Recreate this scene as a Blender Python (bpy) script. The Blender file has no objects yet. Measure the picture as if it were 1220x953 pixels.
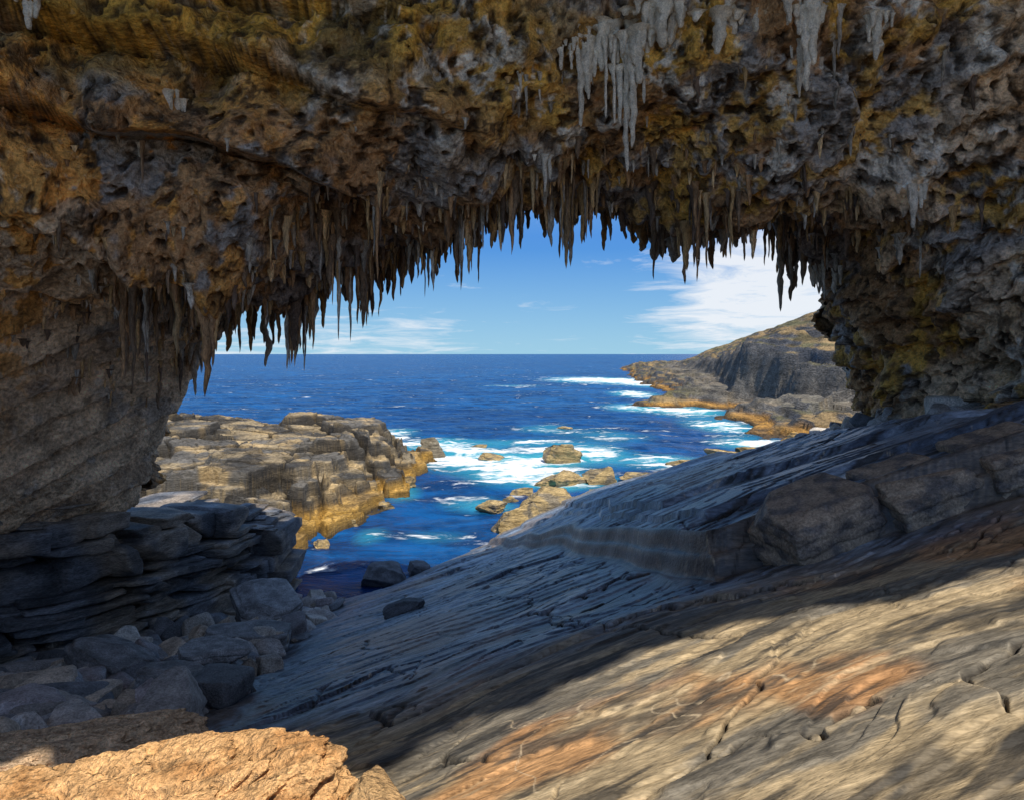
import bpy, bmesh, math, numpy as np
from mathutils import Vector
F=813.0; H=10.0
f32=np.float32
R0=np.random.RandomState(11)
GT=R0.normal(size=(65536,3)).astype(f32); GT/=np.linalg.norm(GT,axis=1,keepdims=True)
JT=R0.rand(65536,4).astype(f32)
def hsh(ix,iy,iz):
    return ((ix*73856093)^(iy*19349663)^(iz*83492791))&0xffff
def perlin(p):
    p=np.asarray(p,dtype=f32); sh=p.shape[:-1]; p=p.reshape(-1,3)
    i=np.floor(p).astype(np.int64); f=(p-i).astype(f32)
    w=f*f*f*(f*(f*6-15)+10); out=np.zeros(len(p),f32)
    hx=(i[:,0]*73856093,(i[:,0]+1)*73856093);hy=(i[:,1]*19349663,(i[:,1]+1)*19349663);hz=(i[:,2]*83492791,(i[:,2]+1)*83492791)
    for a in (0,1):
        wa=w[:,0] if a else 1-w[:,0]
        for b in (0,1):
            wb=wa*(w[:,1] if b else 1-w[:,1]); hab=hx[a]^hy[b]
            for c in (0,1):
                wc=w[:,2] if c else 1-w[:,2]
                g=GT[(hab^hz[c])&0xffff]
                out+=wb*wc*(g[:,0]*(f[:,0]-a)+g[:,1]*(f[:,1]-b)+g[:,2]*(f[:,2]-c))
    return (out*1.5).reshape(sh)
def fbm(p,o=4,g=.5,ridge=False):
    s=0;a=1;t=0
    for k in range(o):
        n=perlin(p*(2.03**k)+k*17.3)
        if ridge: n=1-2*np.abs(n)
        s=s+a*n;t+=a;a*=g
    return s/t
def vor(p):
    p=np.asarray(p,dtype=f32); sh=p.shape[:-1]; p=p.reshape(-1,3)
    i=np.floor(p).astype(np.int64); f=(p-i).astype(f32)
    F1=np.full(len(p),9.,f32);F2=F1.copy();ID=np.zeros(len(p),f32)
    for a in (-1,0,1):
        for b in (-1,0,1):
            for c in (-1,0,1):
                j=JT[hsh(i[:,0]+a,i[:,1]+b,i[:,2]+c)]
                d=np.sqrt((j[:,0]+a-f[:,0])**2+(j[:,1]+b-f[:,1])**2+(j[:,2]+c-f[:,2])**2)
                m=d<F1
                F2=np.where(m,F1,np.minimum(F2,d)); ID=np.where(m,j[:,3],ID); F1=np.where(m,d,F1)
    return F1.reshape(sh),F2.reshape(sh),ID.reshape(sh)
def sstep(a,b,x):
    t=np.clip((x-a)/(b-a),0,1); return t*t*(3-2*t)
def lerp(a,b,t): return a+(b-a)*t[...,None]
def C(*c): return np.array(c,dtype=f32)
def px(u,v,Y): return np.array([(u-610)/F*Y,Y,(422-v)/F*Y])
def P3(a,b,c=None): return np.stack([a,b,0*a if c is None else c+0*a],-1)

# ---------------------------------------------------------------- mesh helpers
def add_mesh(name,V,Q,col=None,mat=None,attrs=None,smooth=True):
    V=np.ascontiguousarray(V.reshape(-1,3),dtype=f32); Q=np.ascontiguousarray(Q,dtype=np.int32)
    me=bpy.data.meshes.new(name)
    me.vertices.add(len(V)); me.vertices.foreach_set("co",V.ravel())
    me.loops.add(Q.size); me.loops.foreach_set("vertex_index",Q.ravel())
    me.polygons.add(len(Q)); me.polygons.foreach_set("loop_start",np.arange(0,Q.size,Q.shape[1],dtype=np.int32))
    me.update(calc_edges=True)
    me.polygons.foreach_set("use_smooth",np.full(len(Q),smooth,dtype=bool))
    if col is not None:
        a=me.attributes.new("Col",'FLOAT_COLOR','POINT')
        c=np.ones((len(V),4),f32); c[:,:3]=np.clip(col.reshape(-1,3),0,.85); a.data.foreach_set("color",c.ravel())
    for k,v in (attrs or {}).items():
        a=me.attributes.new(k,'FLOAT','POINT'); a.data.foreach_set("value",np.ascontiguousarray(v,dtype=f32).ravel())
    if mat: me.materials.append(mat)
    ob=bpy.data.objects.new(name,me); bpy.context.scene.collection.objects.link(ob); return ob
def grid_quads(m,n,flip=False):
    i=np.arange(m*n).reshape(m,n)
    q=np.stack([i[:-1,:-1],i[:-1,1:],i[1:,1:],i[1:,:-1]],-1).reshape(-1,4)
    return q[:,::-1] if flip else q
def proto(n):
    bm=bmesh.new(); bmesh.ops.create_cube(bm,size=2)
    bmesh.ops.subdivide_edges(bm,edges=bm.edges[:],cuts=n,use_grid_fill=True)
    bm.verts.ensure_lookup_table()
    V=np.array([v.co[:] for v in bm.verts]); Q=np.array([[v.index for v in f.verts] for f in bm.faces]); bm.free(); return V,Q
def rocky(V,seed,p=4,planes=9,amp=.08,fr=1.6,cut=(.62,.95),oct=4):
    r=np.random.RandomState(seed)
    P=V/((np.abs(V)**p).sum(1)**(1/p))[:,None]
    for k in range(planes):
        n=r.normal(size=3); n/=np.linalg.norm(n); o=r.uniform(*cut)
        P=P-np.maximum(0,P@n-o)[:,None]*n*0.98
    d=P/np.linalg.norm(P,axis=1,keepdims=True)
    return P+d*(fbm(P*fr+seed*3.1,oct)*amp*2)[:,None]
def rotm(a,b,c):
    ca,sa,cb,sb,cc,sc=math.cos(a),math.sin(a),math.cos(b),math.sin(b),math.cos(c),math.sin(c)
    return np.array([[cc,-sc,0],[sc,cc,0],[0,0,1]])@np.array([[cb,0,sb],[0,1,0],[-sb,0,cb]])@np.array([[1,0,0],[0,ca,-sa],[0,sa,ca]])

# ---------------------------------------------------------------- materials
def newmat(name):
    m=bpy.data.materials.new(name); m.use_nodes=True; nt=m.node_tree; nt.nodes.clear()
    o=nt.nodes.new('ShaderNodeOutputMaterial'); b=nt.nodes.new('ShaderNodeBsdfPrincipled')
    nt.links.new(b.outputs[0],o.inputs[0]); return m,nt,b
def N(nt,t,**k):
    n=nt.nodes.new(t)
    for a,v in k.items(): setattr(n,a,v)
    return n
def noise(nt,vec,scale,detail=4,rough=.6,dist=0):
    n=N(nt,'ShaderNodeTexNoise'); n.inputs['Scale'].default_value=scale; n.inputs['Detail'].default_value=detail
    n.inputs['Roughness'].default_value=rough; n.inputs['Distortion'].default_value=dist
    nt.links.new(vec,n.inputs['Vector']); return n.outputs['Fac']
def mrange(nt,v,a,b,c,d):
    n=N(nt,'ShaderNodeMapRange'); 
    for i,x in zip((1,2,3,4),(a,b,c,d)): n.inputs[i].default_value=x
    nt.links.new(v,n.inputs[0]); return n.outputs[0]
def math_(nt,op,a,b=None,clamp=False):
    n=N(nt,'ShaderNodeMath',operation=op,use_clamp=clamp)
    for i,x in enumerate((a,b)):
        if x is None: continue
        if isinstance(x,(int,float)): n.inputs[i].default_value=x
        else: nt.links.new(x,n.inputs[i])
    return n.outputs[0]
def mixc(nt,f,a,b,blend='MIX'):
    n=N(nt,'ShaderNodeMix',data_type='RGBA',blend_type=blend)
    for i,x in ((0,f),(6,a),(7,b)):
        if isinstance(x,(int,float)): n.inputs[i].default_value=x
        elif isinstance(x,tuple): n.inputs[i].default_value=(*x,1)
        else: nt.links.new(x,n.inputs[i])
    return n.outputs[2]
def rockmat(name,s=3.0,bump=.06,rough=.9,contrast=.55,speck=.25,stretch=None,lump=0,specc=(.62,.58,.5),n2s=8,c2=None):
    m,nt,b=newmat(name); tc=N(nt,'ShaderNodeTexCoord'); vec=tc.outputs['Object']
    if stretch:
        mp=N(nt,'ShaderNodeMapping'); mp.inputs['Rotation'].default_value=stretch[0]; mp.inputs['Scale'].default_value=stretch[1]
        nt.links.new(vec,mp.inputs[0]); v2=mp.outputs[0]
    else: v2=vec
    if c2 is None: c2=contrast*.8
    at=N(nt,'ShaderNodeAttribute',attribute_name='Col')
    n1=noise(nt,v2,s,5,.7); n2=noise(nt,v2,s*n2s,3,.75); n3=noise(nt,vec,s*3.7,3,.75)
    g1=mrange(nt,n1,.3,.7,1-contrast,1+contrast*.8); g2=mrange(nt,n2,.3,.7,1-c2,1+c2*.8)
    k=math_(nt,'MULTIPLY',g1,g2)
    cb=N(nt,'ShaderNodeCombineColor'); [nt.links.new(k,cb.inputs[i]) for i in range(3)]
    c=mixc(nt,1.0,at.outputs['Color'],cb.outputs[0],'MULTIPLY')
    sp=mrange(nt,n3,.60,.70,0,speck); c=mixc(nt,sp,c,specc)
    nt.links.new(c,b.inputs['Base Color'])
    b.inputs['Roughness'].default_value=rough; b.inputs['Specular IOR Level'].default_value=.3
    h=math_(nt,'ADD',n1,math_(nt,'MULTIPLY',n2,.45))
    if lump:
        vo=N(nt,'ShaderNodeTexVoronoi'); vo.inputs['Scale'].default_value=lump; nt.links.new(vec,vo.inputs['Vector'])
        h=math_(nt,'SUBTRACT',h,math_(nt,'MULTIPLY',vo.outputs['Distance'],.5))
    bp=N(nt,'ShaderNodeBump'); bp.inputs['Strength'].default_value=1; bp.inputs['Distance'].default_value=bump
    nt.links.new(h,bp.inputs['Height']); nt.links.new(bp.outputs[0],b.inputs['Normal'])
    return m,nt,b,at
M_cave=rockmat('cave_limestone',1.5,.15,.9,.62,.30,lump=7,specc=(.85,.70,.5),c2=.35)[0]
M_stal=rockmat('stalactite_stone',3.5,.05,.8,.6,.2,stretch=((0,0,0),(1,1,.3)))[0]
M_pale=rockmat('flowstone',4,.05,.7,.35,.2,specc=(.8,.7,.55))[0]
M_slab,ntS,bS,atS=rockmat('slab_schist',1.8,.026,.7,.45,.16,stretch=((0,0,math.radians(-14)),(.35,2.4,2.0)),n2s=6,c2=.5,specc=(.14,.13,.11))
rr=N(ntS,'ShaderNodeAttribute',attribute_name='shade_wet'); ntS.links.new(mrange(ntS,rr.outputs['Fac'],0,1,.85,.34),bS.inputs['Roughness'])
M_bould=rockmat('boulder_stone',3.5,.04,.65,.5,.08)[0]
M_ledge=rockmat('ledge_stone',1.6,.07,.6,.6,.10,stretch=((0,0,0),(.7,.7,3)))[0]
M_out=rockmat('outcrop_stone',1.0,.22,.85,.6,.12,stretch=((.05,.10,0),(.45,.45,4)))[0]
M_head=rockmat('headland_stone',.3,.9,.9,.6,.1,stretch=((.05,.1,0),(1,1,2.5)))[0]
M_fore=rockmat('rough_limestone',4,.08,.9,.5,.3,lump=14,specc=(.85,.62,.36))[0]

# ---------------------------------------------------------------- terrain
SX=[-8,-2,-.4,1.65,2.5,2.9,3.7,4.7,6.5,12,30]; SY=[60,39,30.7,19.6,11,9.4,9.5,9.06,8.6,8,8]
def base_h(x,y):
    P=P3(x,y)
    slab=-2.04+.32*x-.2095*y-.10*np.maximum(0,x-8)
    low=-3.2+.047*x-.242*y-.35*np.maximum(0,y-26.5)
    k=.35; hh=np.clip(.5+.5*(slab-low)/k,0,1); z=low*(1-hh)+slab*hh+k*hh*(1-hh)*.5
    sm=sstep(-.3,.8,slab-low)
    nx=x+.28*fbm(P*.35,2); ny=y+.25*fbm(P*.4+9,2)
    ys=np.interp(nx,SX,SY); sl=(np.interp(nx+.3,SX,SY)-np.interp(nx-.3,SX,SY))/.6
    d=(ny-ys)/np.sqrt(1+sl*sl)
    th=np.interp(x,[-2,0,2.3,4,8,10],[.12,.3,.6,.75,.8,.45])
    tt=np.clip((d+.05)/.30,0,1)*2; fl=np.floor(np.minimum(tt,1.999)); st3=(fl+sstep(.3,1,tt-fl))/2
    z=z+th*st3*sm
    d2=d-1.6-.6*fbm(P*.4+3,2); z=z+.13*sstep(0,.12,d2)*sm
    d3=d-4.6-1.4*fbm(P*.3+7,2); z=z+.18*sstep(0,.2,d3)*sm
    yf=np.interp(x,[-4,-1,15,30],[38,37.5,31.5,27])+.8*fbm(P*.6+5,2)
    z=z-1.4*np.maximum(0,y-yf)-.25*sstep(27.5,31,y)*sstep(-3,-6,x)
    z=z+.22*fbm(P*.22+2,2)*sstep(3,7,y)
    return z,d,sm
def terrain():
    yb=np.linspace(-20,2.5,50)[:-1]; yv=2.5*(48/2.5)**(np.linspace(0,1,880)); y1=np.concatenate([yb,yv])
    s=np.linspace(-1.15,1.15,960)
    Y,S=np.meshgrid(y1,s,indexing='ij'); Yc=np.maximum(Y,2.5)
    X=.86*Yc*S+np.sign(S)*18*np.maximum(np.abs(S)-1,0)/.15
    z,d,sm=base_h(X,Y)
    a=math.radians(14); U=X*math.cos(a)+Y*math.sin(a); W=-X*math.sin(a)+Y*math.cos(a)
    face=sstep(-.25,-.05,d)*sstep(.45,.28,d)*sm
    nf=1-face
    warp=fbm(P3(X*.22,Y*.22),3)
    Pn=P3(U*.14,W*.8+warp*.8,warp)
    n=fbm(Pn,4,.5)
    t=n*6; fl=np.floor(t); ter=(fl+sstep(.88,1,t-fl))/6
    z=z+sm*nf*(ter*.15)
    n2=fbm(P3(U*.8,W*6+warp*4),4,.65)
    z=z+sm*nf*n2*.009+sm*.012*fbm(P3(X*5,Y*5,7),3,.6)
    rough=sstep(-.05,.2,fbm(P3(X*.25,Y*.25,61),2))
    jit=.05*fbm(P3(X*3,Y*3),2)[...,None]
    f1,f2,idd=vor(P3(U*.26+warp*.4,W*.5+warp*.5)+jit)
    h1,h2,hid=vor(P3(U*.6+warp*.4+9,W*1.0+warp*.5)+jit*1.5)
    e=f2-f1; e2=h2-h1
    crk=(1-sstep(.0,.014,e))*sstep(.0,.2,fbm(P3(X*.4,Y*.4,4),2)+.16)
    crk2=(1-sstep(.0,.020,e2))*sstep(.05,.2,fbm(P3(X*.35,Y*.35,41),2)+.06)
    crk=np.maximum(crk,crk2*.8)
    z=z+sm*nf*((idd-.5)*.12*rough+(hid-.5)*.04*sstep(.0,.2,fbm(P3(X*.35,Y*.35,41),2))-crk*.06)
    z=z+(1-sm)*.25*fbm(P3(X,Y)*1.2,4)
    shade_wet=sstep(7.2,9.8,Y+1.2*fbm(P3(X*.6,Y*.6,8),3)+.16*X)  # follows the roof's shadow line: shade painted into slab colour, plus wet gloss
    tan=C(.46,.355,.215);gr=C(.215,.19,.15);rust=C(.52,.26,.10);shade_slate=C(.105,.14,.20);sl2=C(.28,.345,.44);dark=C(.04,.04,.04)
    q=fbm(P3(U*.25,W*.8+warp,5),5,.65); q2=fbm(P3(X*.5,Y*.5,31),4); q3=fbm(P3(U*.45,W*3.2+warp*3,19),5,.68); q5=fbm(P3(U*.5,W*1.1,91),5,.68)
    full=lambda c:np.broadcast_to(c,X.shape+(3,))
    lit_dry=lerp(full(tan),gr,sstep(-.04,.10,q)); lit_dry=lerp(lit_dry,rust,.75*sstep(.10,.30,q2))
    lit_dry=lerp(lit_dry,C(.09,.08,.065),.8*sstep(.04,.20,q5)); lit_dry=lerp(lit_dry,dark,.8*sstep(.09,.24,q3)); lit_dry=lerp(lit_dry,C(.62,.49,.31),.6*sstep(.1,.28,-q3))
    w=lerp(full(shade_slate),sl2,sstep(-.05,.2,q)); w=lerp(w,dark,.85*sstep(.04,.2,q3))  # darker blue-grey of the shaded slab, put into its colour
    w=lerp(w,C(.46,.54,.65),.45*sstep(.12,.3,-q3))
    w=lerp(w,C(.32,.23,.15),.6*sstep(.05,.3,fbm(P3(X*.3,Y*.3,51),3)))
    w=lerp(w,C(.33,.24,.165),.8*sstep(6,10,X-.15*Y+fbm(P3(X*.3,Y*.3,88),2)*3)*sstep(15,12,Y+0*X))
    col=lerp(lit_dry,w,shade_wet)
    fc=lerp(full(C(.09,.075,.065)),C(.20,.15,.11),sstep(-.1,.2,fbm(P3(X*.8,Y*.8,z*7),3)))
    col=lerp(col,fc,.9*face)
    col=lerp(col,C(.02,.017,.015),crk*.92)
    vein=(1-sstep(.0,.010,np.abs(fbm(P3(X*.8,Y*.8,77),3))))*sstep(.05,.2,q2+.1)
    col=lerp(col,C(.75,.60,.40),.55*vein)
    col=lerp(C(.12,.13,.15)+0*col,col,sm)
    col=lerp(col,C(.34,.24,.11),.8*sstep(33,36,Y)*sm)
    add_mesh('rock_slab_ground',np.stack([X,Y,z],-1),grid_quads(*X.shape,flip=True),col,M_slab,{'shade_wet':shade_wet})
terrain()

# ---------------------------------------------------------------- cave arch shell
r1=[(20,740,20.5),(90,660,20.5),(150,595,20.5),(180,520,20.5),(216,462,20.5),(258,393,20.5),(340,336,21),(420,312,21),(500,296,21.5),(570,260,22),(650,244,22),(740,246,22),(800,260,22),(865,248,22),(938,256,22),(982,320,22),(1002,390,22),(1015,450,22),(1035,500,22),(1050,590,22)]
r2=[(-170,780,15),(-110,660,15.5),(-60,570,15.5),(0,460,15.5),(60,375,15.5),(130,310,15),(230,280,15),(330,262,15),(440,235,15.5),(540,200,16),(650,185,16),(740,190,16),(820,200,16),(900,215,16),(970,225,16),(1040,260,16.5),(1090,330,17),(1120,400,17),(1150,470,17),(1190,580,16)]
r3=[(-500,900,9),(-400,680,10),(-330,560,11),(-200,420,12),(-90,290,12.5),(10,220,12.8),(110,160,13.2),(250,130,13.5),(400,110,13.8),(530,90,14.2),(650,70,14.4),(750,60,14.4),(850,60,14.2),(960,70,14),(1080,90,14),(1180,130,14),(1260,230,13.8),(1320,340,13.5),(1350,440,13.5),(1400,580,12.5)]
r4=[(-14.5,6.5,-9),(-14.5,6.5,-5),(-14.5,7,-2),(-14.2,7.5,1.5),(-13.6,8,5),(-12,9,8.5),(-9.5,10.5,10.8),(-6.5,11.5,11.6),(-4,12,12),(-2,12,12.2),(0,12,12.3),(2,12,12.3),(4,12,12.2),(6.5,12,12),(9.5,11.5,11.3),(12,11,9.5),(13.5,10.5,7),(14.5,10,4),(15,10,0),(15,9.5,-4)]
r5=[(-18,5,-9),(-18,5,-5),(-18,4.5,-1),(-17.5,3.5,4),(-16.5,1.5,9),(-14.5,-.8,12.5),(-11,-1.6,13.8),(-8,-1.8,14),(-5,-1.8,14),(-2.5,-1.8,14),(0,-1.8,14),(2.5,-1.8,14),(5,-1.7,14),(8,-1.5,14),(11,-1.1,13.8),(14.5,.3,13),(17,2.5,11),(18,5,7),(18,7,2),(18,7.5,-4)]
A1=np.array([px(*p) for p in r1]);A2=np.array([px(*p) for p in r2]);A3=np.array([px(*p) for p in r3]);A4=np.array(r4,float);A5=np.array(r5,float)
def push(A,d,dy,dz=0):
    c=np.array([.8,0,-2]); v=A-c; v[:,1]=0; v/=np.linalg.norm(v,axis=1,keepdims=True)
    o=A+v*d; o[:,1]+=dy; o[:,2]+=dz; return o
A6=push(A5,1.3,.0);A7=push(A4,2.2,0);A8=push(A2,3.0,0);A9=push(A1,1.6,1.0);A10=push(A1,.6,.8)
rings=[A10,A1,A2,A3,A4,A5,A6,A7,A8,A9,A10]; cnt=[14,190,210,100,36,8,16,16,14,10]
def cr(p0,p1,p2,p3,t):
    t=t[:,None,None]; return .5*((2*p1)+(-p0+p2)*t+(2*p0-5*p1+4*p2-p3)*t*t+(-p0+3*p1-3*p2+p3)*t**3)
rows=[];kk=[]
for i,c in enumerate(cnt):
    p0=rings[i-1] if i>0 else rings[-2]; p3=rings[i+2] if i+2<len(rings) else rings[1]
    t=np.linspace(0,1,c,endpoint=False); rows.append(cr(p0,rings[i],rings[i+1],p3,t)); kk.append(i+t)
G=np.concatenate(rows); KK=np.concatenate(kk)
G=np.concatenate([G,G[:1]]); KK=np.append(KK,10.)
NS=880; st=np.linspace(0,18.999,NS); si=np.floor(st).astype(int); t=(st-si)[None,:,None]
ext=np.concatenate([2*G[:,:1]-G[:,1:2],G,2*G[:,-1:]-G[:,-2:-1]],1)
p0,p1,p2,p3=ext[:,si],ext[:,si+1],ext[:,si+2],ext[:,si+3]
S=.5*((2*p1)+(-p0+p2)*t+(2*p0-5*p1+4*p2-p3)*t*t+(-p0+3*p1-3*p2+p3)*t**3)
def normals(S):
    a=np.gradient(S,axis=0);b=np.gradient(S,axis=1);n=np.cross(a,b);return n/(np.linalg.norm(n,axis=2,keepdims=True)+1e-9)
nr=normals(S)
i2=int(np.argmin(abs(KK-2.5)))
if nr[i2,NS//2,2]>0: nr=-nr
ST=np.broadcast_to(st[None,:],S.shape[:2]); KG=np.broadcast_to(KK[:,None],S.shape[:2])
big=fbm(S*.26+3,2); med=fbm(S*.75+13,3,.55,ridge=True); sm_=fbm(S*2.2+23,3,.6)
v1,v2_,vid=vor(S*.7+.4*fbm(S*1.1+40,2)[...,None]); v3,_,_=vor(S*2.4+.2)
edge=sstep(1,1.6,KG)
amp=.25+.95*edge
calm=1-.8*sstep(5.4,4.0,ST)*sstep(2.8,2.3,KG)
d=calm*(1.3*big*amp+.42*(med-.1)*(.6+.4*edge)+.24*sm_+amp*.9*(.55-v1)+.13*(.45-v3))
zz=S[...,2]+.12*S[...,0]+.6*fbm(S*.22+60,2)
saw=(zz/1.6)%1.0
leftm=sstep(10,6.5,ST)*sstep(3.5,5.5,ST)*sstep(1.3,1.9,KG)
d=d+leftm*1.7*(sstep(0,.16,saw)*(1-.85*saw)-.3)
saw2=((S[...,2]-.25*S[...,0]+.3*sm_)/.8)%1.0
d=d+sstep(13.5,16,ST)*.35*(sstep(0,.3,saw2)*(1-saw2)-.3)
strat=S[...,2]-.55*S[...,0]-.15*S[...,1]+.35*fbm(S*.5+33,3)
saw3=(strat/.7)%1.0
lwg=sstep(5.4,4.0,ST)
d=d+lwg*.24*(sstep(0,.18,saw3)*(1-saw3)-.3)
D=S+nr*d[...,None]
fine=fbm(D*6+70,2,.6); pit=fbm(D*3.2+90,2)
D=D+nr*(.07*fine*calm-.18*calm*sstep(.15,.38,pit))[...,None]
nr2=normals(D)
if nr2[i2,NS//2,2]>0: nr2=-nr2
shp=D.shape[:2]
def B(c): return np.broadcast_to(c,shp+(3,))
och=C(.80,.45,.08);brn=C(.50,.28,.13);gry=C(.40,.36,.33);pnk=C(.85,.62,.40);orange=C(.85,.42,.11);drk=C(.06,.038,.025);pale=C(.85,.78,.68)
a1=fbm(D*.5+101,4,.6);a2=fbm(D*.9+131,4,.6);a3=fbm(D*.35+161,2);a5=fbm(D*2.2+171,4,.65);a6=fbm(D*.7+301,3,.6)
col=lerp(B(brn),gry,sstep(.0,.10,a1))
up=sstep(4.2,5.8,D[...,2]+.9*a3)*sstep(12,8.5,ST)
col=lerp(col,och,np.clip(up*.97,0,1)*sstep(-.25,-.02,a2+.1))
col=lerp(col,C(.20,.15,.07),up*.8*sstep(.05,.18,a6))
col=lerp(col,och,.8*sstep(.03,.15,a2)*sstep(8,11,ST))
col=lerp(col,pnk,.8*sstep(-.03,.2,a3)*sstep(13,15,ST))
strc=fbm(np.stack([strat*1.6,.15*D[...,1],0*strat],-1)+7,3)
lw=sstep(5.9,4.8,ST+.5*a1)
col=lerp(col,pnk,.98*lw); col=lerp(col,C(.50,.35,.23),lw*.7*sstep(.0,.2,strc)); col=lerp(col,C(.45,.42,.38),lw*.6*sstep(.1,.25,a2))
col=lerp(col,orange,.97*sstep(.04,.11,a2-.3*a1)*sstep(8.5,6.5,ST)*sstep(1.7,2.2,KG)*sstep(6.3,5,D[...,2]))
col=lerp(col,pale,.9*sstep(.12,.20,fbm(D*.9+201,4,.7))*sstep(6.5,9,ST)*sstep(2,2.4,KG))
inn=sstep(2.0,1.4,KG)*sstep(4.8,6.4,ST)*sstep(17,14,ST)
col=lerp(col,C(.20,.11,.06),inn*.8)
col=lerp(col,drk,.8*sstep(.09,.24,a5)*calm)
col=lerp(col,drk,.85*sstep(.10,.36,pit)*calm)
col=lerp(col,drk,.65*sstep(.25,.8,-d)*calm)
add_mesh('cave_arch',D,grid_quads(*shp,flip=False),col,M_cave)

# ---------------------------------------------------------------- stalactites
rs=np.random.RandomState(5)
def spike(base,L,r,seed,segs=8,nr_=14,flat=1.0,rot=0,bl=.6):
    t=np.linspace(0,1,nr_)[:,None]; th=np.linspace(0,2*np.pi,segs,endpoint=False)[None,:]
    rad=r*((1-t)**bl*.8+.7*np.exp(-t*9))+0*th+.008*(t<1)
    q=np.stack([np.cos(th)*.7+0*t,np.sin(th)*.7+0*t,t*L*3.2+0*th],-1)
    n=fbm(q*1.3+seed*7.7,2,.7); rad=rad*(1+1.2*n)
    wob=r*.7*np.stack([perlin(P3(t[:,0]*L*1.6+seed*3.3,0*t[:,0])),perlin(P3(0*t[:,0],t[:,0]*L*1.6+seed*5.1))],-1)
    x=rad*np.cos(th);y=rad*np.sin(th)*flat
    c,s=math.cos(rot),math.sin(rot)
    X=x*c-y*s+wob[:,0:1];Yv=x*s+y*c+wob[:,1:2];Z=-t*L+0*th
    V=np.stack([X,Yv,Z],-1)+base
    i=np.arange(nr_*segs).reshape(nr_,segs); j=np.roll(i,-1,1)
    Q=np.stack([i[:-1],i[1:],j[1:],j[:-1]],-1).reshape(-1,4)
    return V.reshape(-1,3),Q
class Acc:
    def __init__(s): s.V=[];s.Q=[];s.C=[];s.n=0
    def add(s,V,Q,c): 
        s.V.append(V);s.Q.append(Q+s.n);s.n+=len(V);s.C.append(np.broadcast_to(c,(len(V),3)) if np.ndim(c)==1 else c)
    def make(s,name,mat,smooth=True): return add_mesh(name,np.concatenate(s.V),np.concatenate(s.Q),np.concatenate(s.C),mat,smooth=smooth)
acc=Acc()
palst=[C(.38,.22,.11),C(.24,.16,.10),C(.52,.33,.15),C(.44,.38,.31),C(.16,.11,.08),C(.62,.42,.22),C(.52,.47,.40)]
lenmod=.3+1.4*sstep(-.10,.32,fbm(P3(ST*1.7,KG*1.8),2))
def field(n,k0,k1,s0,s1,L0,L1,r0,r1_,pw=2.0,clus=3):
    ki=np.where((KK>=k0)&(KK<=k1))[0]
    cl=0
    while cl<n:
        a=rs.choice(ki); s_=rs.uniform(s0,s1); b=int(s_/18.999*(NS-1))
        if nr2[a,b,2]>-.1: 
            cl+=.2; continue
        for m in range(rs.randint(1,clus+1)):
            aa=int(np.clip(a+rs.normal()*4,ki[0],ki[-1])); bb=int(np.clip(b+rs.normal()*5,0,NS-1))
            L=(L0+(L1-L0)*rs.rand()**pw)*lenmod[aa,bb]; r=r0+(r1_-r0)*rs.rand()**2*min(1,L/L1+.3)
            bs=D[aa,bb]+np.array([0,0,.08+r*.4])
            V,Q=spike(bs,L+.1,r,rs.rand()*50,flat=rs.uniform(.5,1),rot=rs.rand()*3)
            acc.add(V,Q,palst[rs.randint(len(palst))]*rs.uniform(.7,1.3))
        cl+=1
field(90,.9,1.15,4.6,9,.2,1.2,.05,.19,2.0,4)
field(150,.9,1.15,9,15.2,.12,.8,.05,.20,2.2,4)
field(240,1.1,1.6,4.5,15.5,.2,1.0,.05,.20,2.2,4)
field(170,1.1,2.0,4.8,9,.3,1.4,.05,.20,1.4,4)
field(190,1.6,2.2,5,15.5,.2,1.3,.05,.17,1.8,4)
field(100,2.1,3.2,5,16.5,.1,.6,.04,.11,1.8,3)
field(50,1.2,2.1,3.4,5,.15,.8,.05,.14,1.8,3)
rim=(KG.ravel()>.85)&(KG.ravel()<1.5); Rv=D.reshape(-1,3)[rim]
ru=610+F*Rv[:,0]/Rv[:,1]; rv_=422-F*Rv[:,2]/Rv[:,1]
for (u,tip,r) in [(372,388,.16),(385,392,.12),(318,438,.16),(298,420,.14),(345,425,.14),(410,360,.14),(432,362,.16),(545,338,.12),(562,305,.2),(480,345,.15),(765,300,.32),(780,312,.35),(800,314,.35),(818,302,.3),(848,322,.15),(862,300,.2),(875,296,.2),(930,372,.14),(942,360,.18),(620,298,.12),(680,292,.12),(720,300,.12),(648,285,.2),(590,290,.15),(520,330,.14),(455,350,.14),(272,420,.14)]:
    m_=np.abs(ru-u)<12
    c=np.argmin(np.abs(ru-u)+np.maximum(0,-(rv_-rv_[m_].max()))*.3) if m_.any() else np.argmin(np.abs(ru-u))
    b=Rv[c]; L=max(.4,(tip-rv_[c])/F*b[1])
    for m in range(6):
        o=np.array([rs.normal()*r*1.2,rs.normal()*.2,.25]) if m else np.array([0,0,.25])
        V,Q=spike(b+o,(L+.25)*(1 if m==0 else rs.uniform(.4,.85)),r*(1 if m==0 else .65),rs.rand()*50,segs=10,nr_=22,bl=.5)
        acc.add(V,Q,palst[rs.randint(4)]*rs.uniform(.7,1.1))
acc.make('stalactites',M_stal)
Df=D.reshape(-1,3); vis=(KG.ravel()>1.5)&(KG.ravel()<3.9)
Dv=Df[vis]
pu=610+F*Dv[:,0]/Dv[:,1]; pv=422-F*Dv[:,2]/Dv[:,1]
acc=Acc()
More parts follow.
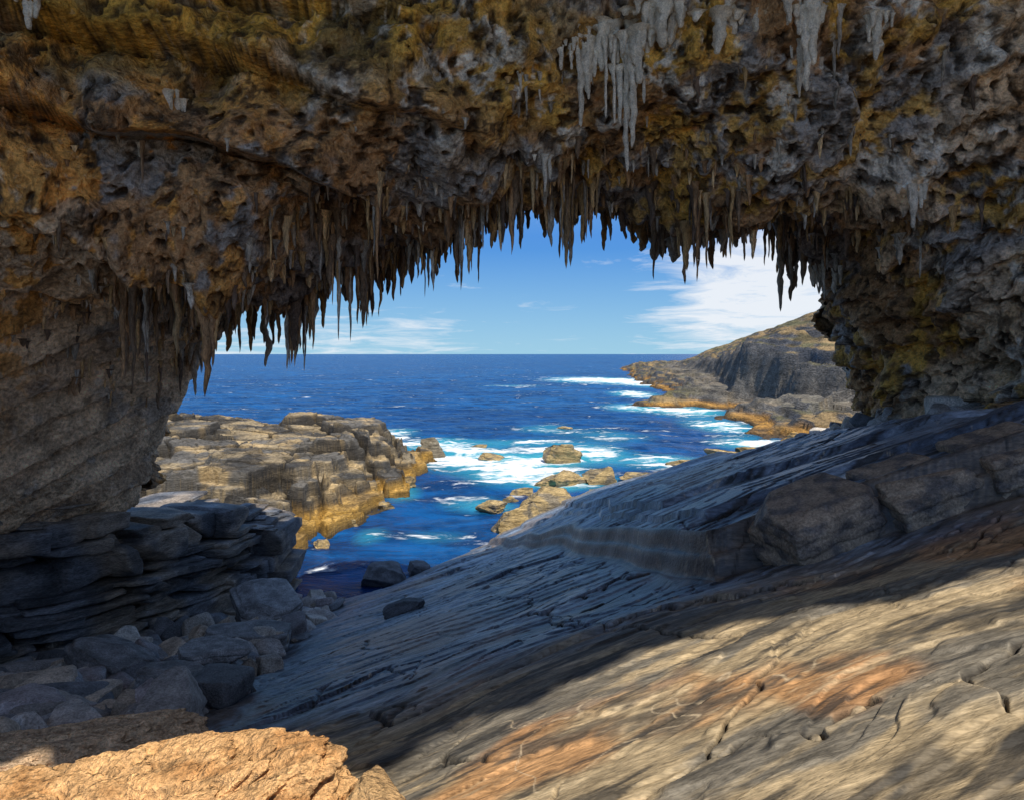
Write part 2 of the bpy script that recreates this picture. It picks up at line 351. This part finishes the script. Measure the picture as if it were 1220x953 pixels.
for (u,v,L,r) in [(693,65,1.5,.09),(700,55,1.1,.1),(745,55,2.6,.08),(753,65,1.9,.1),(738,90,1.0,.08),(715,45,.7,.16),(728,40,.6,.16),(760,45,.9,.16),(775,20,.6,.16),(790,15,.7,.18),(800,25,.5,.16),(855,30,.6,.15),(870,20,.4,.15),(958,20,1.4,.10),(966,10,1.1,.14),(950,60,.9,.06),(650,195,.6,.06),(205,120,.5,.07),(215,130,.4,.06),(40,5,.4,.08),(1085,230,.7,.08),(1040,30,.7,.08)]:
    j=int(np.argmin((pu-u)**2+(pv-v)**2)); b=Dv[j]+np.array([0,-.08,.15])
    for m in range(6):
        o=np.array([rs.normal()*r*2.2,rs.normal()*r*.5,0]) if m else 0
        V,Q=spike(b+o,(L+.2)*(1 if m==0 else rs.uniform(.1,.7)),r*(1 if m==0 else rs.uniform(.35,.75)),rs.rand()*50,segs=12,nr_=44,bl=.35)
        acc.add(V,Q,C(.84,.76,.64)*rs.uniform(.8,1.0))
acc.make('flowstone_stalactites',M_pale)

# ---------------------------------------------------------------- boulders
PV,PQ=proto(9); protos=[rocky(PV,k,3.2 if k%3==0 else 8,9,.03,1.5,cut=(.7,.98) if k%3==0 else (.72,1.15)) for k in range(18)]
bp=[C(.26,.265,.285),C(.40,.375,.36),C(.17,.18,.20),C(.48,.40,.32),C(.32,.29,.30),C(.52,.48,.43)]
def scatter(name,n,fn,smin,smax,pw,flat=(.35,.8)):
    acc=Acc(); pts=[q for q in (fn() for k in range(n)) if q is not None]
    xy=np.array(pts); zz=base_h(xy[:,0],xy[:,1])[0]
    for (x,y),z in zip(pts,zz):
        s=smin+(smax-smin)*rs.rand()**pw
        sc=np.array([s*rs.uniform(.8,1.6),s*rs.uniform(.6,1.1),s*rs.uniform(*flat)])*.5
        V=(protos[rs.randint(18)]*sc)@rotm(rs.normal()*.3,rs.normal()*.3,rs.rand()*6.3).T+np.array([x,y,z+sc[2]*rs.uniform(.3,.9)])
        acc.add(V,PQ,bp[rs.randint(len(bp))]*rs.uniform(.6,1.25))
    acc.make(name,M_bould)
def fB():
    y=rs.uniform(7.5,29.5); xr=-4.4-.117*y+rs.uniform(-.2,.9); xl=max(-max(.8*y,6)-2,-14)
    if xr<xl: return None
    return rs.uniform(xl,xr),y
scatter('boulders',2000,fB,.16,1.1,3.2,(.35,.85))
scatter('rubble_stones',450,lambda:(rs.uniform(10.5,17),rs.uniform(15.5,26)),.2,1.1,2.5)
BV,BQ=proto(32)
def rock(name,c,size,rot=(0,0,0),seed=1,col=C(.3,.25,.18),mat=None,p=5,planes=10,amp=.06,fr=1.6,layers=0,col2=None,cut=(.6,.95)):
    P=rocky(BV,seed,p,planes,amp,fr,oct=5,cut=cut)
    if layers:
        w=P[:,2]*layers+.4*fbm(P*1.2+seed,2); fr_=w-np.floor(w); rnd=JT[(np.floor(w).astype(int)*7919+seed*31)&0xffff][:,0]
        k=1+.10*(rnd-.5)-.05*(1-sstep(0,.14,fr_)*sstep(1,.86,fr_)); P=P*np.stack([k,k,0*k+1],-1)
    c2=col2 if col2 is not None else col*.6
    cc=lerp(np.broadcast_to(col,P.shape),c2,sstep(-.1,.25,fbm(P*2+seed*1.7,4)))
    V=(P*np.array(size)*.5)@rotm(*rot).T+np.array(c)
    return add_mesh(name,V,BQ,cc,mat or M_bould)
G1=C(.52,.38,.18);G2=C(.25,.21,.15)
K1=C(.38,.29,.21);K2=C(.16,.14,.13)
rock('rock_block',(4.15,9.35,-2.38),(1.45,1.2,.95),(.05,-.28,.25),3,K1,M_bould,30,6,.016,1.5,3,K2,(1.15,1.5))
rock('rock_block',(5.5,9.35,-1.98),(1.15,1.3,.85),(.05,-.3,.08),4,K1,M_bould,30,6,.016,1.5,3,K2,(1.15,1.5))
rock('rock_block',(6.7,9.2,-1.55),(1.1,1.3,.85),(.08,-.3,-.06),5,K1,M_bould,30,6,.016,1.5,3,K2,(1.15,1.5))
rock('rock_block',(7.9,9.1,-1.2),(1.15,1.3,.85),(.05,-.3,-.1),8,K1,M_bould,30,6,.016,1.5,3,K2,(1.15,1.5))
rock('shore_boulder',(-5.6,30,-9.7),(2.3,1.6,1.0),(0,.1,.3),6,C(.13,.14,.16))
rock('shore_boulder',(-4.2,31,-9.8),(1.2,1.2,.7),(0,.1,.3),7,C(.12,.13,.15))
rock('loose_stone',(-2.8,17.8,-6.6),(1.1,.7,.3),(0,-.25,.3),9,C(.10,.11,.13))
for i,(c,s_) in enumerate([((-7.9,22.0,-8.0),(2.8,1.8,.6)),((-6.8,17.6,-7.25),(2.0,1.4,.6)),((-5.9,12.2,-5.8),(1.3,.9,.4)),((-8.6,14.6,-6.5),(1.9,1.2,.5)),((-6.4,14.6,-6.4),(1.3,1.1,.5))]):
    rock('flat_stone',c,s_,(rs.normal()*.08,.12,rs.normal()*.5),70+i,C(.32,.32,.33)*rs.uniform(.6,1.2),M_bould,12,8,.02,1.6,2,None,(.85,1.25))
def bigrock(name,c,size,rot,seed,c1,c2,amp=.12):
    V,Q=proto(110); P=rocky(V,seed,4,7,.10,1.2,oct=4,cut=(.65,.95))
    d=P/np.linalg.norm(P,axis=1,keepdims=True)
    a,_,_=vor(P*4+seed); P=P+d*(amp*.7*(.5-a)+amp*.9*fbm(P*5,5,.65)-.18*sstep(.06,.35,fbm(P*6+5,3)))[:,None]
    cc=lerp(np.broadcast_to(c1,P.shape),c2,sstep(-.05,.3,fbm(P*3+seed,4)))
    add_mesh(name,(P*np.array(size)*.5)@rotm(*rot).T+np.array(c),Q,cc,M_fore)
bigrock('foreground_boulder',(-3.05,4.85,-3.85),(3.7,1.9,1.45),(.0,-.13,.05),21,C(.80,.47,.21),C(.66,.34,.13))
bigrock('flat_boulder',(-5.1,7.2,-4.5),(3.6,1.3,.7),(0,-.06,.22),25,C(.72,.50,.31),C(.52,.36,.23),.08)
rock('foreground_stone',(-.98,4.7,-3.25),(.6,.8,.5),(0,.3,.2),26,C(.6,.38,.18),M_fore)
rock('foreground_stone',(-1.5,4.5,-3.45),(.5,.5,.4),(0,.2,.9),27,C(.5,.34,.18),M_fore)
# ---- layered ledge on the left
acc=Acc(); KV,KQ=proto(14)
kp=[rocky(KV,60+k,26,6,.018,1.8,cut=(1.0,1.4)) for k in range(16)]
fl=np.array([(-15.5,13),(-14.0,14.4),(-10.7,18.3),(-9.5,23),(-9.3,29.6)]); sg=np.linalg.norm(np.diff(fl,axis=0),axis=1); cs=np.concatenate([[0],np.cumsum(sg)])
for side in (0,1):
  zb=-10.6
  while zb<-3.6:
    h=rs.choice([.15,.22,.35,.6,.85]); layoff=rs.uniform(-.3,.3); lc=rs.uniform(.7,1.3)
    tot=cs[-1] if side==0 else 5.0
    s_=rs.uniform(-1.5,0)
    while s_<tot:
        L=rs.uniform(.5,2.8)*(1 if h>.4 else 1.3); m=min(max(s_+L/2,0),tot-.01)
        if side==0:
            x=np.interp(m,cs,fl[:,0]);y=np.interp(m,cs,fl[:,1]);x2=np.interp(min(m+.8,cs[-1]),cs,fl[:,0]);y2=np.interp(min(m+.8,cs[-1]),cs,fl[:,1]);x0=np.interp(m-.8,cs,fl[:,0]);y0=np.interp(m-.8,cs,fl[:,1])
            a=math.atan2(y2-y0,x2-x0)
        else:
            x=-9.6-m;y=29.6;a=math.pi
        topz=np.interp(m,[0,6,12,cs[-1]],[-3.9,-4.1,-5.6,-6.4]) if side==0 else -6.3
        if zb+h*.5<topz+rs.uniform(-.4,.4):
            bulge=.9*math.sin(m*1.1+1)*.5+.35*math.sin(m*2.7)
            sb=(zb+10)*.18+layoff+rs.uniform(-.3,.15)+1.5+bulge*.5
            nx,ny=-math.sin(a),math.cos(a)
            V=(kp[rs.randint(16)]*np.array([L*.505,1.5,h*.52]))
            V=V@rotm(rs.normal()*.015,.09+rs.normal()*.012,a+rs.normal()*.05).T+np.array([x+nx*sb,y+ny*sb,zb+h/2])
            V=V+(.12*fbm(V*.9+3,3))[:,None]*np.array([nx,ny,.5])
            V[:,2]+=.18*fbm(P3(V[:,0]*.25,V[:,1]*.25,5+0*V[:,0]),2)
            base=lerp(np.broadcast_to(C(.15,.16,.18),V.shape),C(.26,.215,.17),sstep(-.15,.2,fbm(V*.4+3,3)))
            base=lerp(base,C(.05,.055,.065),.8*sstep(0,.25,fbm(V*.8+13,3)))
            acc.add(V,KQ,base*lc*rs.uniform(.85,1.15))
        s_+=L
    zb+=h*.99
acc.make('layered_ledge',M_ledge)

# ---------------------------------------------------------------- outcrops (heightfields)
def sdf(poly,x,y):
    poly=np.array(poly,float); n=len(poly); dd=np.full(x.shape,1e9); ins=np.zeros(x.shape,bool)
    for i in range(n):
        a=poly[i];b=poly[(i+1)%n]; e=b-a; w0=x-a[0];w1=y-a[1]; t=np.clip((w0*e[0]+w1*e[1])/(e@e),0,1)
        dd=np.minimum(dd,np.hypot(w0-t*e[0],w1-t*e[1]))
        c=((a[1]>y)!=(b[1]>y))&(x<(b[0]-a[0])*(y-a[1])/(b[1]-a[1]+1e-12)+a[0]); ins^=c
    return np.where(ins,dd,-dd)
def layer_(z,step,sharp,x,y,sd,na=.3):
    w=(z+.10*x-.05*y+na*step*fbm(P3(x,y)*.12/step+sd,3))/step; f=np.floor(w)
    return z+(f+sstep(sharp,1,w-f)-w)*step,JT[(f.astype(int)*7919+sd*131)&0xffff][...,0]
xs=np.linspace(-36,-4.5,600);ysv=np.linspace(32.5,78,560);X,Y=np.meshgrid(xs,ysv,indexing='ij'); P=P3(X,Y)
dj=sdf([(-11.2,34.9),(-9.6,40),(-7.9,48),(-8.6,53),(-6.8,58),(-8.2,63),(-12,69),(-22,74),(-50,80),(-50,38),(-21,33)],X+1.3*fbm(P*.3,2),Y+1.6*fbm(P*.3+9,2))
g1,g2,gid=vor(P3(X*.22-.1*Y,Y*.16+.08*X)+.15*fbm(P*.4,2)[...,None])
k1,k2,kid=vor(P3(X*.7,Y*.5)+.2*fbm(P*.8,2)[...,None])
d=dj+1.8*(gid-.5)
h=-11+.9+1.4*sstep(-.7,.6,d)+1.3*sstep(1.0,2.3,d+.7*(kid-.5))+.9*sstep(2.6,4.0,d+.9*(kid-.5))+.7*np.clip(d/14,0,1)+1.2*(gid-.5)*sstep(0,3,d)+.9*fbm(P*.18+3,3)*sstep(0,3,d)-2.5*sstep(0,-3,d)
h,l1=layer_(h,.75,.66,X,Y,3); h2,l2=layer_(h,.24,.5,X,Y,5); h=h2*.75+h*.25
h=h-.8*(1-sstep(0,.06,g2-g1))*sstep(0,1.5,d)-.10*(1-sstep(0,.06,k2-k1))+.10*fbm(P*2.2,4)
q=fbm(np.stack([X*.3,Y*.3,h*2.5],-1),4)
full=lambda c:np.broadcast_to(c,P.shape)
col=lerp(full(C(.34,.265,.16)),C(.14,.13,.115),sstep(-.14,.08,q+.5*(l2-.5)))
col=lerp(col,C(.52,.37,.18),.7*sstep(.05,.25,fbm(P*.4+71,3)))
col=lerp(col,C(.05,.047,.043),.85*sstep(.35,.8,l1)*sstep(-.2,.10,q))
col=lerp(col,C(.04,.035,.03),.85*(1-sstep(0,.1,g2-g1)))
col=lerp(col,C(.54,.31,.06),.8*sstep(-8.6,-9.3,h+.5*q)); col=lerp(col,C(.05,.045,.035),.9*sstep(-9.5,-9.8,h+.2*q))
add_mesh('layered_rock_outcrop',np.stack([X,Y,h],-1),grid_quads(*X.shape,flip=True),col,M_out)
# headland
xs=np.linspace(14,330,580);tt=np.linspace(0,1,580);ysv=66*(620/66)**tt;X,Y=np.meshgrid(xs,ysv,indexing='ij')
X=14+(X-14)*(.35+.65*np.clip((Y-66)/300,0,1)); P=P3(X,Y)
wx=X+4*fbm(P*.06,4);wy=Y+6*fbm(P*.06+9,4)
dl=sdf([(29,76),(27,84),(33,98),(31,106),(40,118),(33,126),(21,124),(22,134),(38,160),(40,190),(41,226),(50,290),(58,350),(75,480),(120,610),(400,640),(400,60),(60,66)],wx,wy)
du=sdf([(50,92),(44,112),(44,128),(48,146),(54,168),(60,200),(68,250),(85,350),(130,500),(400,600),(400,80),(90,84)],wx,wy)
g1,g2,gid=vor(P3(X*.11+.04*Y,Y*.05)+.3*fbm(P*.1,2)[...,None])
h=-12+2.2*sstep(-3,1.5,dl)+3.0*sstep(0,12,dl)+2.6*(gid-.5)*sstep(0,3,dl)*sstep(9,0,du)
cl_=np.interp(Y,[90,120,150,200,300],[3,7,9,6,2])
h=h+sstep(-1.5,2.5,du)*cl_+np.clip(du,0,70)*.38+3.0*fbm(P*.05+4,4)*sstep(0,6,du)
h=h-1.6*(1-sstep(0,.10,g2-g1))*sstep(-1,3,du)*sstep(16,6,du)
hl,l1=layer_(h,1.2,.6,X,Y,8); tw=sstep(8,0,du); h=(hl*.8+.2*h)*tw+h*(1-tw)+.6*fbm(P*.3,4)*sstep(0,3,dl)
q=fbm(np.stack([X*.08,Y*.08,h*.5],-1),4); q4=fbm(P*.25+7,4,.6)
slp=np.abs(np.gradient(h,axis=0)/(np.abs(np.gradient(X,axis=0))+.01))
full=lambda c:np.broadcast_to(c,P.shape)
col=lerp(full(C(.34,.24,.12)),C(.16,.15,.08),sstep(-.1,.15,q)); col=lerp(col,C(.06,.06,.035),.75*sstep(.03,.2,q4))
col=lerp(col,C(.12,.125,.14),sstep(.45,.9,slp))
col=lerp(col,C(.22,.20,.17),.85*sstep(4,0,du)*sstep(-14,-6,du))
col=lerp(col,C(.10,.10,.10),.7*sstep(4,0,du)*sstep(.0,.18,q4))
col=lerp(col,C(.54,.28,.06),.85*sstep(-8.7,-9.3,h+.7*q));col=lerp(col,C(.06,.05,.04),.9*sstep(-9.4,-9.75,h))
add_mesh('headland',np.stack([X,Y,h],-1),grid_quads(*X.shape,flip=True),col,M_head)
def srock(u0,u1,vb,vt,seed,dep=.7,name='sea_rock',cc=None):
    Yb=H*F/(vb-422); w=(u1-u0)/F*Yb; hh=(vb-vt)/F*Yb
    rock(name,((u0+u1)/2/F*Yb-610/F*Yb,Yb+w*dep*.3,-H+hh*.22),(w*1.15,w*dep,hh*1.7),(.05,.08,seed*.7%1-.5),seed,cc if cc is not None else G1,M_out,4,14,.13,1.4,5,G2,(.45,.85))
srock(642,700,553,529,31,.6);srock(496,534,546,518,32,.8,cc=C(.3,.26,.19));srock(562,604,611,599,33)
srock(640,705,582,560,34,.6);srock(695,745,580,558,35,.6);srock(735,790,575,560,36,.6)
srock(578,650,634,600,37,.8);srock(620,690,616,588,38,.8);srock(925,980,533,513,39,.6,cc=C(.6,.35,.1));srock(845,915,551,538,40,.5)
srock(558,580,535,529,41);srock(568,604,549,541,42);srock(664,684,512,507,43);srock(790,850,556,546,44,.5);srock(470,492,584,568,45);srock(445,468,608,594,46);srock(400,430,630,614,47);srock(600,622,600,592,48);srock(372,392,655,640,49)
srock(455,500,566,535,50,.9,cc=C(.34,.28,.19));srock(610,640,592,578,51);srock(880,925,545,532,52,.5,cc=C(.5,.33,.12));srock(700,715,592,584,53)

# ---------------------------------------------------------------- sea
y1=17*(40000/17)**(np.linspace(0,1,760)); s=np.linspace(-1,1,560); Y,Sx=np.meshgrid(y1,s,indexing='ij'); X=Sx*(1.0*Y+25)
P=P3(X*.5,Y*.9); fade=np.clip(250/Y,0,1)
w=.40*fbm(P*.25,3)+.17*fbm(P*1.1+5,3,.6,ridge=True); Z=-H+w*fade*sstep(25,50,Y)+(1-sstep(25,50,Y))*w*.35
foam=np.zeros_like(X)
def fblob(u,v,du,dv,a):
    Yb=H*F/(v-422); xb=(u-610)/F*Yb; sx=du/F*Yb; sy=dv*Yb/(v-422)
    return a*np.exp(-((X-xb)/sx)**2-((Y-Yb)/sy)**2)
for b in [(560,548,60,13,.85),(640,552,55,15,.8),(700,540,45,10,.8),(520,530,50,9,.8),(600,570,40,10,.6),(650,512,40,6,.45),(730,520,50,8,.4),(700,453,45,3.5,1.1),(760,456,30,5,1.1),(755,470,25,4,1.0),(820,490,40,6,1.0),(860,508,40,9,.8),(750,486,30,5,.8),(470,516,25,5,.7),(610,460,40,1.5,.4),(800,552,60,9,.8),(900,530,45,8,.9),(560,600,40,9,.45),(520,640,50,10,.3),(690,575,60,8,.7),(625,528,60,5,.5),(440,640,20,12,.4),(590,605,25,5,.6),(660,580,30,6,.6),(480,590,20,10,.6)]:
    foam+=fblob(*b)
foam=np.clip(foam,0,1.2)
m,nt,b=newmat('sea_water'); tc=N(nt,'ShaderNodeTexCoord'); mp=N(nt,'ShaderNodeMapping'); mp.inputs['Scale'].default_value=(.55,1,1); nt.links.new(tc.outputs['Object'],mp.inputs[0]); vv=mp.outputs[0]
at=N(nt,'ShaderNodeAttribute',attribute_name='foam')
n1=noise(nt,vv,.35,7,.65,.6);n2=noise(nt,vv,.05,4,.6);n3=noise(nt,vv,1.6,4,.6)
deep=mixc(nt,mrange(nt,n2,.35,.65,0,1),(.002,.050,.20),(.004,.11,.35))
deep=mixc(nt,mrange(nt,n1,.42,.58,0,.8),deep,(.001,.016,.075))
turq=mixc(nt,mrange(nt,at.outputs['Fac'],.12,.85,0,.9),deep,(.05,.42,.50))
fm=math_(nt,'ADD',math_(nt,'MULTIPLY',at.outputs['Fac'],.34),math_(nt,'MULTIPLY',n1,1.3))
fm=math_(nt,'ADD',fm,math_(nt,'MULTIPLY',n3,.35))
fmask=mrange(nt,fm,1.01,1.14,0,1)
c=mixc(nt,fmask,turq,(.85,.88,.9)); nt.links.new(c,b.inputs['Base Color'])
nt.links.new(mrange(nt,fmask,0,1,.25,.8),b.inputs['Roughness']); b.inputs['IOR'].default_value=1.33; b.inputs['Specular IOR Level'].default_value=.22
bpn=N(nt,'ShaderNodeBump'); bpn.inputs['Distance'].default_value=.8; nt.links.new(math_(nt,'ADD',n1,math_(nt,'MULTIPLY',n3,.3)),bpn.inputs['Height']); nt.links.new(bpn.outputs[0],b.inputs['Normal'])
add_mesh('sea',np.stack([X,Y,Z],-1),grid_quads(*X.shape,flip=True),None,m,{'foam':foam})

# ---------------------------------------------------------------- light, sky, camera
el=math.radians(57); hd=np.array([-.5,.866]); tv=Vector((hd[0]*math.cos(el),hd[1]*math.cos(el),-math.sin(el)))
L=bpy.data.lights.new('sun','SUN'); L.energy=5.0; L.angle=math.radians(.5); L.color=(1,.92,.79)
lo=bpy.data.objects.new('sun',L); lo.rotation_euler=tv.to_track_quat('-Z','Y').to_euler(); bpy.context.scene.collection.objects.link(lo)
W=bpy.data.worlds.new('World'); bpy.context.scene.world=W; W.use_nodes=True; nt=W.node_tree; nt.nodes.clear()
out=N(nt,'ShaderNodeOutputWorld'); bg=N(nt,'ShaderNodeBackground'); bg.inputs[1].default_value=.15; nt.links.new(bg.outputs[0],out.inputs[0])
sk=N(nt,'ShaderNodeTexSky',sky_type='NISHITA'); sk.sun_disc=False; sk.sun_elevation=el; sk.sun_rotation=math.radians(150); sk.air_density=1.0; sk.dust_density=.3; sk.ozone_density=1.0
tc=N(nt,'ShaderNodeTexCoord'); sp=N(nt,'ShaderNodeSeparateXYZ'); nt.links.new(tc.outputs['Generated'],sp.inputs[0]); x,y,z=sp.outputs
grad=mixc(nt,mrange(nt,z,0,.17,0,1),(1.9,3.9,5.3),(.22,1.6,4.8))
skc=mixc(nt,mrange(nt,z,.15,.45,.92,0),sk.outputs[0],grad)
hz=math_(nt,'ADD',math_(nt,'MAXIMUM',z,0.0),.09)
cbn=N(nt,'ShaderNodeCombineXYZ'); nt.links.new(math_(nt,'DIVIDE',x,hz),cbn.inputs[0]); nt.links.new(math_(nt,'DIVIDE',y,hz),cbn.inputs[1])
cn=noise(nt,cbn.outputs[0],1.3,8,.66,.7)
az=math_(nt,'DIVIDE',x,math_(nt,'MAXIMUM',math_(nt,'ABSOLUTE',y),.01))
mR=math_(nt,'MULTIPLY',mrange(nt,az,.15,.30,0,1),mrange(nt,z,.20,.13,0,1)); mR=math_(nt,'MULTIPLY',mR,mrange(nt,z,.0,.04,.35,1))
mL=math_(nt,'MULTIPLY',mrange(nt,az,-.02,-.14,0,1),mrange(nt,z,.08,.035,0,1))
mk=math_(nt,'ADD',math_(nt,'MULTIPLY',mR,.42),math_(nt,'MULTIPLY',mL,.18))
cm=mrange(nt,math_(nt,'ADD',cn,mk),.60,.90,0,.9)
cc=mixc(nt,cm,skc,(5.9,6.1,6.4)); nt.links.new(cc,bg.inputs[0])
cam=bpy.data.cameras.new('camera'); cam.lens=24; cam.sensor_width=36; cam.shift_y=-54.5/1220; cam.clip_end=100000; cam.clip_start=.05
co=bpy.data.objects.new('camera',cam); co.location=(0,0,0); co.rotation_euler=(math.pi/2,0,0); bpy.context.scene.collection.objects.link(co); bpy.context.scene.camera=co
sc=bpy.context.scene; sc.view_settings.view_transform='Standard'; sc.view_settings.look='None'; sc.view_settings.exposure=0
